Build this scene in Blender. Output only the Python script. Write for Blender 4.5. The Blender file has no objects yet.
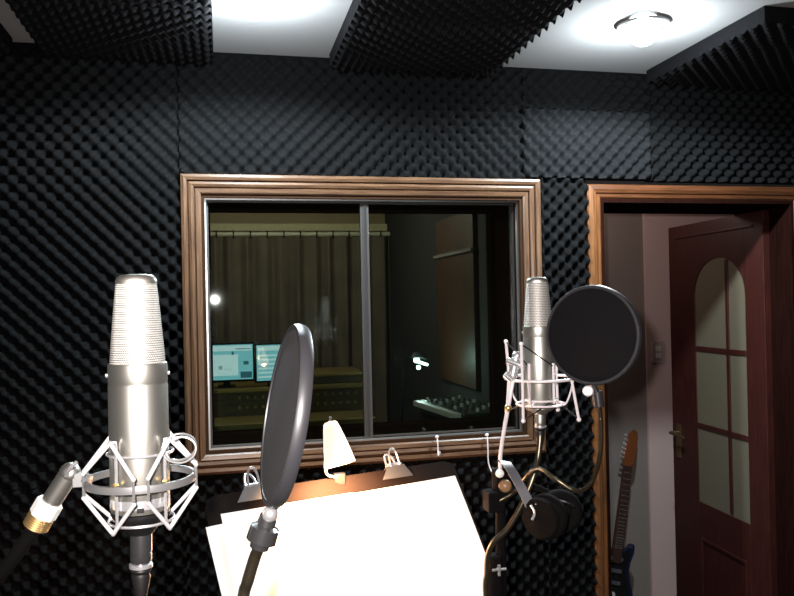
import bpy, bmesh, math, random
from mathutils import Vector, Matrix
random.seed(7)
S = bpy.context.scene
COL = S.collection
PI = math.pi
EYE = 1.62

# ------------------------------------------------------------------ camera
YAW, PITCH, ROLL, FPX = 0.2246, 0.0053, -0.0209, 772.0
fw = Vector((math.sin(YAW)*math.cos(PITCH), math.cos(YAW)*math.cos(PITCH), math.sin(PITCH)))
r0 = Vector((math.cos(YAW), -math.sin(YAW), 0)); u0 = r0.cross(fw)
rt = r0*math.cos(ROLL) + u0*math.sin(ROLL)
up = -r0*math.sin(ROLL) + u0*math.cos(ROLL)
cam = bpy.data.cameras.new('camera'); cam.sensor_width = 36; cam.lens = FPX/794*36
cam.clip_start = 0.02
co = bpy.data.objects.new('camera', cam); COL.objects.link(co)
co.matrix_world = Matrix(((rt.x, up.x, -fw.x, 0), (rt.y, up.y, -fw.y, 0), (rt.z, up.z, -fw.z, EYE), (0, 0, 0, 1)))
S.camera = co

def A(px, py, d):
    """world point seen at photo position px,py at distance d along the view"""
    return Vector((0, 0, EYE)) + (fw + rt*((px-397)/FPX) - up*((py-298)/FPX))*d
def onplane(px, py, ax, val):
    v = fw + rt*((px-397)/FPX) - up*((py-298)/FPX)
    t = (val - (EYE if ax == 2 else 0))/v[ax]
    return Vector((0, 0, EYE)) + v*t

# ------------------------------------------------------------------ world, light, exposure
w = bpy.data.worlds.new('world'); S.world = w; w.use_nodes = True
w.node_tree.nodes['Background'].inputs[0].default_value = (0.5, 0.6, 0.75, 1)
w.node_tree.nodes['Background'].inputs[1].default_value = 0.01
S.view_settings.view_transform = 'Standard'; S.view_settings.look = 'None'
S.view_settings.exposure = 0.0; S.view_settings.gamma = 1.0; S.view_settings.use_curve_mapping = False

def light(name, kind, loc, energy, color=(1, 1, 1), radius=0.02, aim=None, **kw):
    l = bpy.data.lights.new(name, kind); l.energy = energy; l.color = color
    if kind in ('POINT', 'SPOT'): l.shadow_soft_size = radius
    for k, v in kw.items(): setattr(l, k, v)
    o = bpy.data.objects.new(name, l); COL.objects.link(o); o.location = loc
    if aim is not None:
        o.rotation_euler = (Vector(aim)-Vector(loc)).to_track_quat('-Z', 'Y').to_euler()
    return o
# the compact camera's own flash, just left of and above its lens
light('camera_flash', 'SPOT', Vector((0, 0, EYE)) - rt*0.038 + up*0.04, 94, (1.0, 0.91, 0.87), 0.012,
      aim=Vector((0, 0, EYE)) + fw*3, spot_size=math.radians(100), spot_blend=0.9)
DL = [onplane(254, -4, 2, 2.425), onplane(643, 25, 2, 2.425)]     # two recessed downlights in the ceiling
for p in DL:
    light('downlight_lamp', 'POINT', (p.x, p.y, 2.354), 15, (0.84, 0.95, 1.0), 0.03)
    light('downlight_beam', 'SPOT', (p.x, p.y, 2.352), 112, (0.80, 0.94, 1.0), 0.04, aim=(p.x, p.y, 0), spot_size=math.radians(172), spot_blend=0.3)
light('control_room_lamp_light', 'POINT', A(419, 360, 3.9), 2.2, (0.8, 1.0, 0.92), 0.03)
light('control_room_fill_light', 'POINT', (0.3, 4.3, 2.3), 30.0, (1.0, 0.82, 0.68), 0.1)  # added fill that brightens the control room; no fixture hangs here
light('hall_fill_light', 'POINT', (1.62, 3.35, 2.2), 5.0, (1.0, 0.74, 0.64), 0.1)  # unseen fill, added to lift the hall walls

# ------------------------------------------------------------------ materials
def mat(name, col, rough=0.6, metal=0.0, emit=None, estr=0.0, bump=None, noise=None, spec=0.5, **kw):
    m = bpy.data.materials.new(name); m.use_nodes = True
    nt = m.node_tree; b = nt.nodes['Principled BSDF']
    b.inputs['Base Color'].default_value = (*col, 1); b.inputs['Roughness'].default_value = rough
    b.inputs['Metallic'].default_value = metal; b.inputs['Specular IOR Level'].default_value = spec
    if emit: b.inputs['Emission Color'].default_value = (*emit, 1); b.inputs['Emission Strength'].default_value = estr
    for k, v in kw.items(): b.inputs[k].default_value = v
    tc = nt.nodes.new('ShaderNodeTexCoord')
    if noise:
        sc, col2, fac = noise
        n = nt.nodes.new('ShaderNodeTexNoise'); n.inputs['Scale'].default_value = sc; n.inputs['Detail'].default_value = 4
        nt.links.new(tc.outputs['Object'], n.inputs['Vector'])
        r = nt.nodes.new('ShaderNodeValToRGB')
        r.color_ramp.elements[0].position = 0.5-fac; r.color_ramp.elements[1].position = 0.5+fac
        r.color_ramp.elements[0].color = (*col, 1); r.color_ramp.elements[1].color = (*col2, 1)
        nt.links.new(n.outputs['Fac'], r.inputs[0]); nt.links.new(r.outputs[0], b.inputs['Base Color'])
    if bump:
        sc, st = bump
        n = nt.nodes.new('ShaderNodeTexNoise'); n.inputs['Scale'].default_value = sc; n.inputs['Detail'].default_value = 3
        nt.links.new(tc.outputs['Object'], n.inputs['Vector'])
        bp = nt.nodes.new('ShaderNodeBump'); bp.inputs['Strength'].default_value = st; bp.inputs['Distance'].default_value = 0.002
        nt.links.new(n.outputs['Fac'], bp.inputs['Height']); nt.links.new(bp.outputs[0], b.inputs['Normal'])
    return m

def wood(name, c1, c2, axis, rough=0.4, scale=9):
    m = bpy.data.materials.new(name); m.use_nodes = True
    nt = m.node_tree; b = nt.nodes['Principled BSDF']; b.inputs['Roughness'].default_value = rough
    tc = nt.nodes.new('ShaderNodeTexCoord'); mp = nt.nodes.new('ShaderNodeMapping')
    s = [14, 14, 14]; s[axis] = 0.9; mp.inputs['Scale'].default_value = s
    n = nt.nodes.new('ShaderNodeTexNoise'); n.inputs['Scale'].default_value = scale; n.inputs['Detail'].default_value = 5
    n.inputs['Distortion'].default_value = 0.6
    r = nt.nodes.new('ShaderNodeValToRGB')
    r.color_ramp.elements[0].position = 0.35; r.color_ramp.elements[1].position = 0.68
    r.color_ramp.elements[0].color = (*c1, 1); r.color_ramp.elements[1].color = (*c2, 1)
    nt.links.new(tc.outputs['Object'], mp.inputs[0]); nt.links.new(mp.outputs[0], n.inputs['Vector'])
    nt.links.new(n.outputs['Fac'], r.inputs[0]); nt.links.new(r.outputs[0], b.inputs['Base Color'])
    bp = nt.nodes.new('ShaderNodeBump'); bp.inputs['Strength'].default_value = 0.2; bp.inputs['Distance'].default_value = 0.001
    nt.links.new(n.outputs['Fac'], bp.inputs['Height']); nt.links.new(bp.outputs[0], b.inputs['Normal'])
    return m

def glass(name, tint, boost=1.0):
    m = bpy.data.materials.new(name); m.use_nodes = True; nt = m.node_tree
    for n in list(nt.nodes): nt.nodes.remove(n)
    o = nt.nodes.new('ShaderNodeOutputMaterial'); mx = nt.nodes.new('ShaderNodeMixShader')
    t = nt.nodes.new('ShaderNodeBsdfTransparent'); t.inputs[0].default_value = (*tint, 1)
    g = nt.nodes.new('ShaderNodeBsdfGlossy'); g.inputs['Roughness'].default_value = 0.02
    f = nt.nodes.new('ShaderNodeFresnel'); f.inputs[0].default_value = 1.5
    mu = nt.nodes.new('ShaderNodeMath'); mu.operation = 'MULTIPLY'; mu.inputs[1].default_value = boost
    nt.links.new(f.outputs[0], mu.inputs[0]); nt.links.new(mu.outputs[0], mx.inputs[0])
    nt.links.new(t.outputs[0], mx.inputs[1]); nt.links.new(g.outputs[0], mx.inputs[2]); nt.links.new(mx.outputs[0], o.inputs[0])
    return m

def grille_mat(name, nu, nv):
    """woven wire cloth: bright wires with dark holes between, on the lathe's own uv"""
    m = bpy.data.materials.new(name); m.use_nodes = True; nt = m.node_tree; b = nt.nodes['Principled BSDF']
    uv = nt.nodes.new('ShaderNodeUVMap'); uv.uv_map = 'UVMap'
    mp = nt.nodes.new('ShaderNodeMapping'); mp.inputs['Scale'].default_value = (nu, nv, 1)
    br = nt.nodes.new('ShaderNodeTexBrick'); br.offset = 0.5; br.inputs['Scale'].default_value = 1
    br.inputs['Brick Width'].default_value = 1; br.inputs['Row Height'].default_value = 1
    br.inputs['Mortar Size'].default_value = 0.16; br.inputs['Mortar Smooth'].default_value = 0.4
    br.inputs['Color1'].default_value = (0.75, 0.73, 0.68, 1); br.inputs['Color2'].default_value = (0.72, 0.70, 0.66, 1)
    br.inputs['Mortar'].default_value = (0.05, 0.05, 0.05, 1)
    nt.links.new(uv.outputs[0], mp.inputs[0]); nt.links.new(mp.outputs[0], br.inputs['Vector'])
    nt.links.new(br.outputs['Color'], b.inputs['Base Color'])
    b.inputs['Metallic'].default_value = 0.55; b.inputs['Roughness'].default_value = 0.5
    bp = nt.nodes.new('ShaderNodeBump'); bp.inputs['Strength'].default_value = 0.6; bp.inputs['Distance'].default_value = 0.0006
    bp.invert = True
    nt.links.new(br.outputs['Fac'], bp.inputs['Height']); nt.links.new(bp.outputs[0], b.inputs['Normal'])
    return m

M = dict(
    foam=mat('charcoal_foam', (0.0046, 0.0046, 0.0049), 0.97, bump=(900, 0.5), noise=(2.2, (0.0064, 0.0064, 0.0068), 0.25), spec=0.05),
    foam_grey=mat('greyer_foam', (0.0072, 0.0074, 0.0080), 0.95, bump=(900, 0.5), noise=(3, (0.0095, 0.0096, 0.0104), 0.25), spec=0.05),
    foam_top=mat('black_foam', (0.005, 0.005, 0.006), 0.95, bump=(900, 0.5), spec=0.15),
    ceil=mat('ceiling_white', (0.42, 0.42, 0.425), 0.85, bump=(60, 0.2)),
    wallp=mat('dark_plaster', (0.05, 0.05, 0.052), 0.9),
    floor=wood('floor_boards', (0.05, 0.025, 0.012), (0.11, 0.055, 0.025), 1, 0.4),
    frame_h=wood('casing_wood_h', (0.055, 0.026, 0.014), (0.115, 0.060, 0.031), 0, 0.32),
    frame_v=wood('casing_wood_v', (0.055, 0.026, 0.014), (0.115, 0.060, 0.031), 2, 0.32),
    dframe_h=wood('door_casing_wood_h', (0.05, 0.017, 0.006), (0.10, 0.034, 0.013), 0, 0.35),
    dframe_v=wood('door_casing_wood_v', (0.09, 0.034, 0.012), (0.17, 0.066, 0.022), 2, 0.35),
    leaf=wood('door_leaf_wood', (0.026, 0.005, 0.004), (0.050, 0.010, 0.007), 2, 0.45),
    liner=mat('window_liner_wood', (0.030, 0.015, 0.009), 0.9, spec=0.0),
    alu=mat('brushed_aluminium', (0.42, 0.44, 0.45), 0.35, 0.9),
    alu_dark=mat('bronze_aluminium', (0.030, 0.025, 0.022), 0.6, 0.0),
    glass=glass('window_glass', (0.72, 0.80, 0.78), 1.0),
    glass2=glass('window_glass_far', (0.88, 0.92, 0.90), 0.5),
    frost=mat('frosted_door_glass', (0.125, 0.108, 0.075), 0.35),
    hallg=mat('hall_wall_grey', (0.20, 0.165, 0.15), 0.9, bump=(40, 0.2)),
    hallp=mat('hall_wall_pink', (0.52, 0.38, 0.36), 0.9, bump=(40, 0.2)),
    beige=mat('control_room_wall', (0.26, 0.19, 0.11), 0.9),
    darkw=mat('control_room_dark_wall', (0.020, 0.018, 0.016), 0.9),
    chrome=mat('chrome', (0.80, 0.80, 0.82), 0.26, 0.8),
    satin=mat('satin_nickel', (0.44, 0.43, 0.39), 0.40, 0.95),
    silver=mat('silver_paint', (0.36, 0.36, 0.36), 0.33, 0.75),
    cord=mat('white_elastic_cord', (0.45, 0.44, 0.45), 0.6),
    rod=mat('pale_enamel_rod', (0.78, 0.72, 0.74), 0.35, 0.2),
    brass=mat('brass', (0.62, 0.44, 0.20), 0.35, 0.9),
    black=mat('black_enamel', (0.006, 0.006, 0.0065), 0.5, spec=0.25),
    rubber=mat('black_rubber', (0.008, 0.007, 0.007), 0.5, spec=0.3),
    grey=mat('grey_plastic', (0.075, 0.075, 0.085), 0.45),
    cloth=mat('pop_filter_nylon', (0.010, 0.0095, 0.0115), 0.75, bump=(1500, 0.5)),
    hoop=mat('pop_filter_hoop_plastic', (0.022, 0.022, 0.025), 0.42),
    neck=mat('gooseneck_metal', (0.10, 0.085, 0.06), 0.28, 0.85),
    neckg=mat('olive_gooseneck', (0.07, 0.055, 0.036), 0.22, 0.8),
    desk=mat('music_stand_black', (0.0085, 0.0060, 0.0050), 0.75, spec=0.05),
    paper=mat('white_paper', (0.88, 0.88, 0.86), 0.9),
    shade=mat('glowing_lampshade', (0.9, 0.75, 0.6), 0.6, emit=(1.0, 0.66, 0.50), estr=1.6),
    bulb=mat('lit_bulb', (1, 1, 1), 0.5, emit=(1.0, 0.8, 0.55), estr=8),
    oldbrass=mat('tarnished_brass', (0.20, 0.13, 0.07), 0.35, 0.8),
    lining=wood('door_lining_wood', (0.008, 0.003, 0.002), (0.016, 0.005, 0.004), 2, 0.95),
    matte=mat('matte_black', (0.0035, 0.0032, 0.0032), 0.85, spec=0.06),
    gun=mat('dark_chrome', (0.14, 0.14, 0.145), 0.25, 0.85),
    clothd=mat('black_nylon', (0.006, 0.006, 0.0072), 0.9, bump=(1500, 0.5), spec=0.08),
    down=mat('lit_downlight_bulb', (1, 1, 1), 0.5, emit=(0.88, 0.97, 1.0), estr=14),
    ring=mat('downlight_trim', (0.20, 0.20, 0.20), 0.4, 0.0),
    ctlamp=mat('lit_desk_lamp_tube', (1, 1, 1), 0.5, emit=(0.75, 1.0, 0.93), estr=9),
    tan=mat('tan_wood_knob', (0.20, 0.11, 0.05), 0.4),
    switch=mat('switch_plastic', (0.42, 0.34, 0.31), 0.5),
    gblue=mat('dark_blue_lacquer', (0.010, 0.012, 0.035), 0.15),
    gneck=mat('rosewood', (0.035, 0.014, 0.009), 0.5),
    ghead=mat('amber_maple', (0.14, 0.042, 0.014), 0.35),
    pearl=mat('pale_knob', (0.6, 0.58, 0.55), 0.3),
    curtain=mat('brown_curtain', (0.10, 0.075, 0.055), 0.85, noise=(6, (0.15, 0.11, 0.075), 0.2)),
    rodm=mat('pale_curtain_rod', (0.55, 0.50, 0.36), 0.4),
    cdesk=wood('control_desk_wood', (0.055, 0.035, 0.016), (0.13, 0.085, 0.035), 0, 0.4),
    cdoor=wood('control_room_door_wood', (0.045, 0.018, 0.008), (0.08, 0.034, 0.014), 2, 0.5),
    gold=mat('gold_trim', (0.30, 0.21, 0.07), 0.35, 0.6),
    screen=mat('lit_screen_cyan', (0, 0, 0), 0.4, emit=(0.30, 0.72, 0.80), estr=0.9),
    screenw=mat('lit_screen_white', (0, 0, 0), 0.4, emit=(0.75, 0.93, 0.95), estr=1.0),
    screend=mat('lit_screen_dark', (0, 0, 0), 0.4, emit=(0.06, 0.22, 0.28), estr=0.6),
    mixer=mat('mixer_face', (0.05, 0.055, 0.05), 0.4, 0.3),
    white=mat('white_plastic', (0.75, 0.75, 0.72), 0.4),
)

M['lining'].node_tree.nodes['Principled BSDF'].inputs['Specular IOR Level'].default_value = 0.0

# ------------------------------------------------------------------ mesh builder
class MB:
    def __init__(s): s.v = []; s.f = []; s.uv = {}; s.mi = []
    def add(s, vs, fs, mi=0):
        n = len(s.v); s.v += [tuple(p) for p in vs]; s.f += [tuple(i+n for i in f) for f in fs]; s.mi += [mi]*len(fs)
    def box(s, c, size, rot=None, mi=0):
        x, y, z = [q/2 for q in size]; c = Vector(c)
        P = [Vector(p) for p in ((-x,-y,-z),(x,-y,-z),(x,y,-z),(-x,y,-z),(-x,-y,z),(x,-y,z),(x,y,z),(-x,y,z))]
        if rot is not None: P = [rot @ p for p in P]
        s.add([c+p for p in P], [(0,3,2,1),(4,5,6,7),(0,1,5,4),(1,2,6,5),(2,3,7,6),(3,0,4,7)], mi)
    def mm(s, lo, hi, mi=0):
        lo = Vector(lo); hi = Vector(hi); s.box((lo+hi)/2, hi-lo, mi=mi)
    def rev(s, prof, a=Vector((0,0,0)), b=Vector((0,0,1)), seg=32, mi=0, uv=False, sy=None):
        """revolve (r, t) about the axis from a towards b; t in metres"""
        a = Vector(a); z = (Vector(b)-a).normalized()
        q = Vector((1,0,0)) if abs(z.x) < .9 else Vector((0,1,0))
        x = (q - z*q.dot(z)).normalized(); y = z.cross(x)
        vs = []; fs = []; n = len(s.v); m = seg
        for j, (r, t) in enumerate(prof):
            k = sy[j] if sy else 1
            for i in range(m):
                th = 2*PI*i/m; vs.append(a + z*t + x*(r*math.cos(th)) + y*(r*math.sin(th)*k))
        for j in range(len(prof)-1):
            for i in range(m):
                i2 = (i+1) % m
                if uv: s.uv[len(s.f)+len(fs)] = [(i/m, j), ((i+1)/m, j), ((i+1)/m, j+1), (i/m, j+1)]
                fs.append((j*m+i, j*m+i2, (j+1)*m+i2, (j+1)*m+i))
        if prof[0][0] > 1e-6: fs.append(tuple(range(m))[::-1])
        if prof[-1][0] > 1e-6: fs.append(tuple((len(prof)-1)*m+i for i in range(m)))
        s.add(vs, fs, mi)
    def cyl(s, a, b, r, seg=20, r2=None, mi=0):
        L = (Vector(b)-Vector(a)).length; r2 = r if r2 is None else r2
        e = min(r, r2, L)*0.12
        s.rev([(r-e, 0), (r, e), (r2, L-e), (r2-e, L)], a, b, seg, mi)
    def ball(s, c, r, seg=16, k=8, mi=0):
        s.rev([(max(r*math.sin(PI*i/k), 1e-7), -r*math.cos(PI*i/k)) for i in range(k+1)], c, Vector(c)+Vector((0,0,1)), seg, mi)
    def tube(s, pts, r, seg=10, smooth=0, closed=False, mi=0, ribs=None):
        P = [Vector(p) for p in pts]
        if smooth:
            Q = []; n = len(P); rng = range(n if closed else n-1)
            for i in rng:
                p1, p2 = P[i], P[(i+1) % n]
                p0 = P[(i-1) % n] if (closed or i > 0) else p1*2-p2
                p3 = P[(i+2) % n] if (closed or i+2 < n) else p2*2-p1
                for k in range(smooth):
                    t = k/smooth
                    Q.append(0.5*((2*p1)+(p2-p0)*t+(2*p0-5*p1+4*p2-p3)*t*t+(-p0+3*p1-3*p2+p3)*t**3))
            if not closed: Q.append(P[-1])
            P = Q
        n = len(P); vs = []; fs = []
        T = [(P[(i+1) % n]-P[i-1]).normalized() if closed or 0 < i < n-1 else ((P[1]-P[0]) if i == 0 else (P[-1]-P[-2])).normalized() for i in range(n)]
        q = Vector((0,0,1)) if abs(T[0].z) < .9 else Vector((1,0,0)); x = (q-T[0]*q.dot(T[0])).normalized()
        for i in range(n):
            x = (x-T[i]*x.dot(T[i])).normalized(); y = T[i].cross(x)
            rr = r*(ribs if (ribs and i % 2) else 1)
            for k in range(seg):
                a = 2*PI*k/seg; vs.append(P[i]+x*(rr*math.cos(a))+y*(rr*math.sin(a)))
        for i in range(n if closed else n-1):
            j = (i+1) % n
            for k in range(seg):
                k2 = (k+1) % seg; fs.append((i*seg+k, i*seg+k2, j*seg+k2, j*seg+k))
        if not closed: fs += [tuple(range(seg))[::-1], tuple((n-1)*seg+k for k in range(seg))]
        s.add(vs, fs, mi)
    def prism(s, poly, d, mi=0):
        """extrude a planar polygon (3-D points) by the vector d"""
        n = len(poly); P = [Vector(p) for p in poly]; d = Vector(d)
        s.add(P+[p+d for p in P], [tuple(range(n))[::-1], tuple(range(n, 2*n))]+[(i, (i+1) % n, n+(i+1) % n, n+i) for i in range(n)], mi)
    def build(s, name, m, parent=None, smooth=True, bevel=0, sharp=35):
        me = bpy.data.meshes.new(name); me.from_pydata(s.v, [], s.f)
        for q in (m if isinstance(m, (list, tuple)) else [m]): me.materials.append(M[q] if isinstance(q, str) else q)
        if s.uv:
            ul = me.uv_layers.new(name='UVMap')
            for fi, c in s.uv.items():
                for li, q in zip(me.polygons[fi].loop_indices, c): ul.data[li].uv = q
        for p, i in zip(me.polygons, s.mi): p.material_index = i
        if not s.uv:
            bm = bmesh.new(); bm.from_mesh(me); bmesh.ops.recalc_face_normals(bm, faces=bm.faces); bm.to_mesh(me); bm.free()
        if smooth:
            me.shade_smooth(); me.set_sharp_from_angle(angle=math.radians(sharp))
        o = bpy.data.objects.new(name, me); COL.objects.link(o)
        if parent is not None:
            o.parent = parent; o.matrix_parent_inverse = parent.matrix_basis.inverted() if getattr(s, 'world', False) else Matrix()
        if bevel:
            b = o.modifiers.new('bevel', 'BEVEL'); b.width = bevel; b.segments = 2; b.limit_method = 'ANGLE'
        return o
def WB():
    """a builder whose points are in world space even under a parent"""
    b = MB(); b.world = True; return b

def tag(o, label, cat, group=None):
    o['label'] = label; o['category'] = cat
    if group: o['group'] = group
    return o
def empty(name, loc, label=None, cat=None, group=None, rz=0.0, kind=None):
    o = bpy.data.objects.new(name, None); COL.objects.link(o); o.location = loc; o.rotation_euler = (0, 0, rz)
    o.empty_display_size = 0.05
    if label: tag(o, label, cat, group)
    if kind: o['kind'] = kind
    return o
def struct(o): o['kind'] = 'structure'; return o

def grid_wall(name, axis, lo, hi, openings, m):
    """a slab with rectangular openings; the slab lies across 'axis'. lo/hi 3-D; openings in the (u, z) plane"""
    ua = 0 if axis == 1 else 1
    us = sorted({lo[ua], hi[ua], *[o[0] for o in openings], *[o[1] for o in openings]})
    zs = sorted({lo[2], hi[2], *[o[2] for o in openings], *[o[3] for o in openings]})
    b = MB()
    for i in range(len(us)-1):
        for j in range(len(zs)-1):
            cu = (us[i]+us[i+1])/2; cz = (zs[j]+zs[j+1])/2
            if any(o[0] < cu < o[1] and o[2] < cz < o[3] for o in openings): continue
            l = [0, 0, 0]; h = [0, 0, 0]; l[axis] = lo[axis]; h[axis] = hi[axis]
            l[ua], h[ua], l[2], h[2] = us[i], us[i+1], zs[j], zs[j+1]
            b.mm(l, h)
    return struct(b.build(name, m, smooth=False))

# ------------------------------------------------------------------ structure: room, hall, control room
CZ = EYE+0.811                   # ceiling height
WY = 2.55                        # face of the window wall
WX0, WX1, WZ0, WZ1 = -0.055, 1.03, EYE-0.470, EYE+0.355      # window opening
DX0, DX1, DZ1 = 1.325, 2.125, EYE+0.352                     # door opening
b = MB(); b.mm((-1.75, -1.3, -0.1), (3.2, 5.7, 0)); struct(b.build('floor', 'floor', smooth=False))
b = MB(); b.mm((-1.75, -1.3, CZ), (3.2, 5.7, CZ+0.1)); struct(b.build('ceiling', 'ceil', smooth=False))
grid_wall('wall_front', 1, (-1.75, WY, 0), (3.2, WY+0.30, CZ), [(WX0, WX1, WZ0, WZ1), (DX0, DX1, 0, DZ1)], 'wallp')
b = MB(); b.mm((-1.75, -1.3, 0), (-1.65, 5.7, CZ)); struct(b.build('wall_left', 'wallp', smooth=False))
b = MB(); b.mm((3.1, -1.3, 0), (3.2, 5.7, CZ)); struct(b.build('wall_right', 'wallp', smooth=False))
b = MB(); b.mm((-1.65, -1.3, 0), (3.1, -1.2, CZ)); struct(b.build('wall_back', 'wallp', smooth=False))
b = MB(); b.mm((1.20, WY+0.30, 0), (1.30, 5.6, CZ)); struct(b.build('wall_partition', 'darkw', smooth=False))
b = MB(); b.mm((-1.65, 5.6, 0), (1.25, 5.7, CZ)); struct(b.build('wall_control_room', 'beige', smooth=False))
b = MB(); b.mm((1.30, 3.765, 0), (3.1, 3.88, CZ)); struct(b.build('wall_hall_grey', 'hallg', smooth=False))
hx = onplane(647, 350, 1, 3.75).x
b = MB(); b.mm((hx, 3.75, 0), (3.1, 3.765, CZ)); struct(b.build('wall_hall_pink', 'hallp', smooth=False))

def casing(name, x0, x1, z0, z1, prof, y, mats, bottom=True, parent=None):
    """mitred moulding round an opening. prof: (distance outward, distance towards the room)"""
    sides = [('head', mats[0], [(x0, z1, -1, 1), (x1, z1, 1, 1)]), ('jamb', mats[1], [(x0, z0, -1, -1 if bottom else 0), (x0, z1, -1, 1)]),
             ('jamb', mats[1], [(x1, z1, 1, 1), (x1, z0, 1, -1 if bottom else 0)])]
    if bottom: sides.append(('sill', mats[0], [(x1, z0, 1, -1), (x0, z0, -1, -1)]))
    for nm, m, ends in sides:
        b = WB(); n = len(prof); vs = []
        for (x, z, sx, sz) in ends:
            for (t, h) in prof: vs.append((x+sx*t, y-h, z+sz*t))
        fs = [(i, (i+1) % n, n+(i+1) % n, n+i) for i in range(n)] + [tuple(range(n)), tuple(range(n, 2*n))[::-1]]
        b.add(vs, fs); b.build(name+'_'+nm, m, parent, sharp=25)
PROF = [(0, 0), (0, .036), (.004, .040), (.016, .043), (.019, .037), (.022, .045), (.030, .049), (.037, .046), (.040, .040), (.043, .050), (.052, .053), (.060, .050), (.062, .046), (.062, 0)]
win = empty('window_1', (0.49, WY, WZ0), kind='structure')
casing('casing', WX0, WX1, WZ0, WZ1, PROF, WY, ('frame_h', 'frame_v'), True, win)
b = WB()                                  # wooden liner of the deep opening
for lo, hi in (((WX0, WY-.03, WZ0), (WX0+.010, WY+.30, WZ1)), ((WX1-.010, WY-.03, WZ0), (WX1, WY+.30, WZ1)),
               ((WX0+.01, WY-.03, WZ1-.010), (WX1-.01, WY+.30, WZ1)), ((WX0+.01, WY-.03, WZ0), (WX1-.01, WY+.30, WZ0+.010))): b.mm(lo, hi)
b.build('liner', 'liner', win, smooth=False)
def rim(b, x0, x1, z0, z1, w, y0, y1):
    b.mm((x0, y0, z0), (x0+w, y1, z1)); b.mm((x1-w, y0, z0), (x1, y1, z1))
    b.mm((x0+w, y0, z1-w), (x1-w, y1, z1)); b.mm((x0+w, y0, z0), (x1-w, y1, z0+w))
b = WB(); rim(b, WX0+.010, WX1-.010, WZ0+.010, WZ1-.010, .005, WY-.012, WY+.001); b.build('track', 'alu', win, smooth=False)
MX = onplane(366, 330, 1, WY+.015).x
b = WB(); rim(b, WX0+.015, MX+.013, WZ0+.015, WZ1-.015, .006, WY+.002, WY+.014); b.mm((MX-.014, WY-.001, WZ0+.015), (MX+.014, WY+.014, WZ1-.015)); sa = b.build('sash', 'alu_dark', win, smooth=False, bevel=.001)
b = WB(); b.mm((MX-.003, WY-.006, WZ0+.02), (MX+.003, WY-.001, WZ1-.02)); b.build('pull_rib', 'gun', sa, smooth=False)
b = WB(); b.mm((WX0+.021, WY+.006, WZ0+.021), (MX-.014, WY+.010, WZ1-.021)); b.build('glass_pane', 'glass', sa, smooth=False)
b = WB(); rim(b, MX-.012, WX1-.015, WZ0+.015, WZ1-.015, .006, WY+.017, WY+.029); sb = b.build('sash', 'alu_dark', win, smooth=False)
b = WB(); b.mm((MX-.006, WY+.021, WZ0+.021), (WX1-.021, WY+.025, WZ1-.021)); b.build('glass_pane', 'glass', sb, smooth=False)
win2 = empty('window_2', (0.49, WY+.27, WZ0), kind='structure')     # the control-room side of the double window
b = WB(); rim(b, WX0+.012, WX1-.012, WZ0+.010, WZ1-.010, .012, WY+.255, WY+.285); b.build('window_frame', 'liner', win2, smooth=False)
b = WB(); b.mm((WX0+.022, WY+.268, WZ0+.022), (WX1-.022, WY+.273, WZ1-.022)); b.build('glass_pane', 'glass2', win2, smooth=False)

tr = empty('trim_1', (1.72, WY, 0), kind='structure')              # door casing and its lining
DPROF = [(0, 0), (0, .034), (.006, .040), (.016, .041), (.019, .036), (.022, .043), (.034, .047), (.048, .044), (.052, .038), (.052, 0)]
casing('casing', DX0, DX1, 0, DZ1, DPROF, WY, ('dframe_h', 'dframe_v'), False, tr)
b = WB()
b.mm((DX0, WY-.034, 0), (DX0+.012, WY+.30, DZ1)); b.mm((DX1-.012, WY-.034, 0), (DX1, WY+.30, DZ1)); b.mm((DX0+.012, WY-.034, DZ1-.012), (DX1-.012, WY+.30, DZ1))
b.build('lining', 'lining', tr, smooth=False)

# door leaf, standing open into the hall
HX, HY, LW, LT = 2.085, WY+.09, 0.725, 0.04
ang = math.atan2(0.045, 0.75)
door = empty('door_1', (HX, HY, 0.01), kind='structure'); door.rotation_euler = (0, 0, -ang)
# local frame: leaf runs along +y, face towards -x, thickness to +x
GZ0, GZ1 = EYE-0.94, EYE-0.005
GY0, GY1 = 0.125, 0.505
def leafpart(nm, boxes, m='leaf', parent=door, bev=.002):
    b = MB()
    for lo, hi in boxes: b.mm(lo, hi)
    return b.build(nm, m, parent, bevel=bev, smooth=False)
H = DZ1-.03
leafpart('stile', [((0, 0, 0), (LT, GY0, H))]); leafpart('stile', [((0, GY1, 0), (LT, LW, H))])
leafpart('bottom_rail', [((0, GY0, 0), (LT, GY1, GZ0-.01))])
b = MB()                                     # top rail with an arched lower edge
n = 24; cy = (GY0+GY1)/2; hw = (GY1-GY0)/2
pts = [(0, GY0, H), (0, GY0, GZ1)] + [(0, cy-hw*math.cos(PI*i/n), GZ1+0.16*math.sin(PI*i/n)) for i in range(1, n)] + [(0, GY1, GZ1), (0, GY1, H)]
b.prism(pts, (LT, 0, 0)); b.build('top_rail', 'leaf', door, smooth=False)
leafpart('panel_moulding', [((-.008, GY0+.02, 0.50), (0, GY1-.02, 0.512)), ((-.008, GY0+.02, 0.15), (0, GY1-.02, 0.162)), ((-.008, GY0+.02, .162), (0, GY0+.032, .50)), ((-.008, GY1-.032, .162), (0, GY1-.02, .50))])
leafpart('panel_moulding', [((-.006, .06, H-.06), (0, LW-.06, H-.05))])
leafpart('glazing_bar', [((-.002, 0.243, GZ0), (LT+.002, 0.263, GZ1+.15))])
for z in (EYE-0.25, EYE-0.60): leafpart('glazing_bar', [((-.002, GY0, z-.011), (LT+.002, GY1, z+.011))])
b = MB(); b.prism([(0.004, GY0, GZ0-.01)] + [(0.004, cy-hw*math.cos(PI*i/n), GZ1+0.16*math.sin(PI*i/n)) for i in range(0, n+1)] + [(0.004, GY1, GZ0-.01)], (.006, 0, 0))
b.build('glass_pane', 'frost', door, smooth=False)
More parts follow.
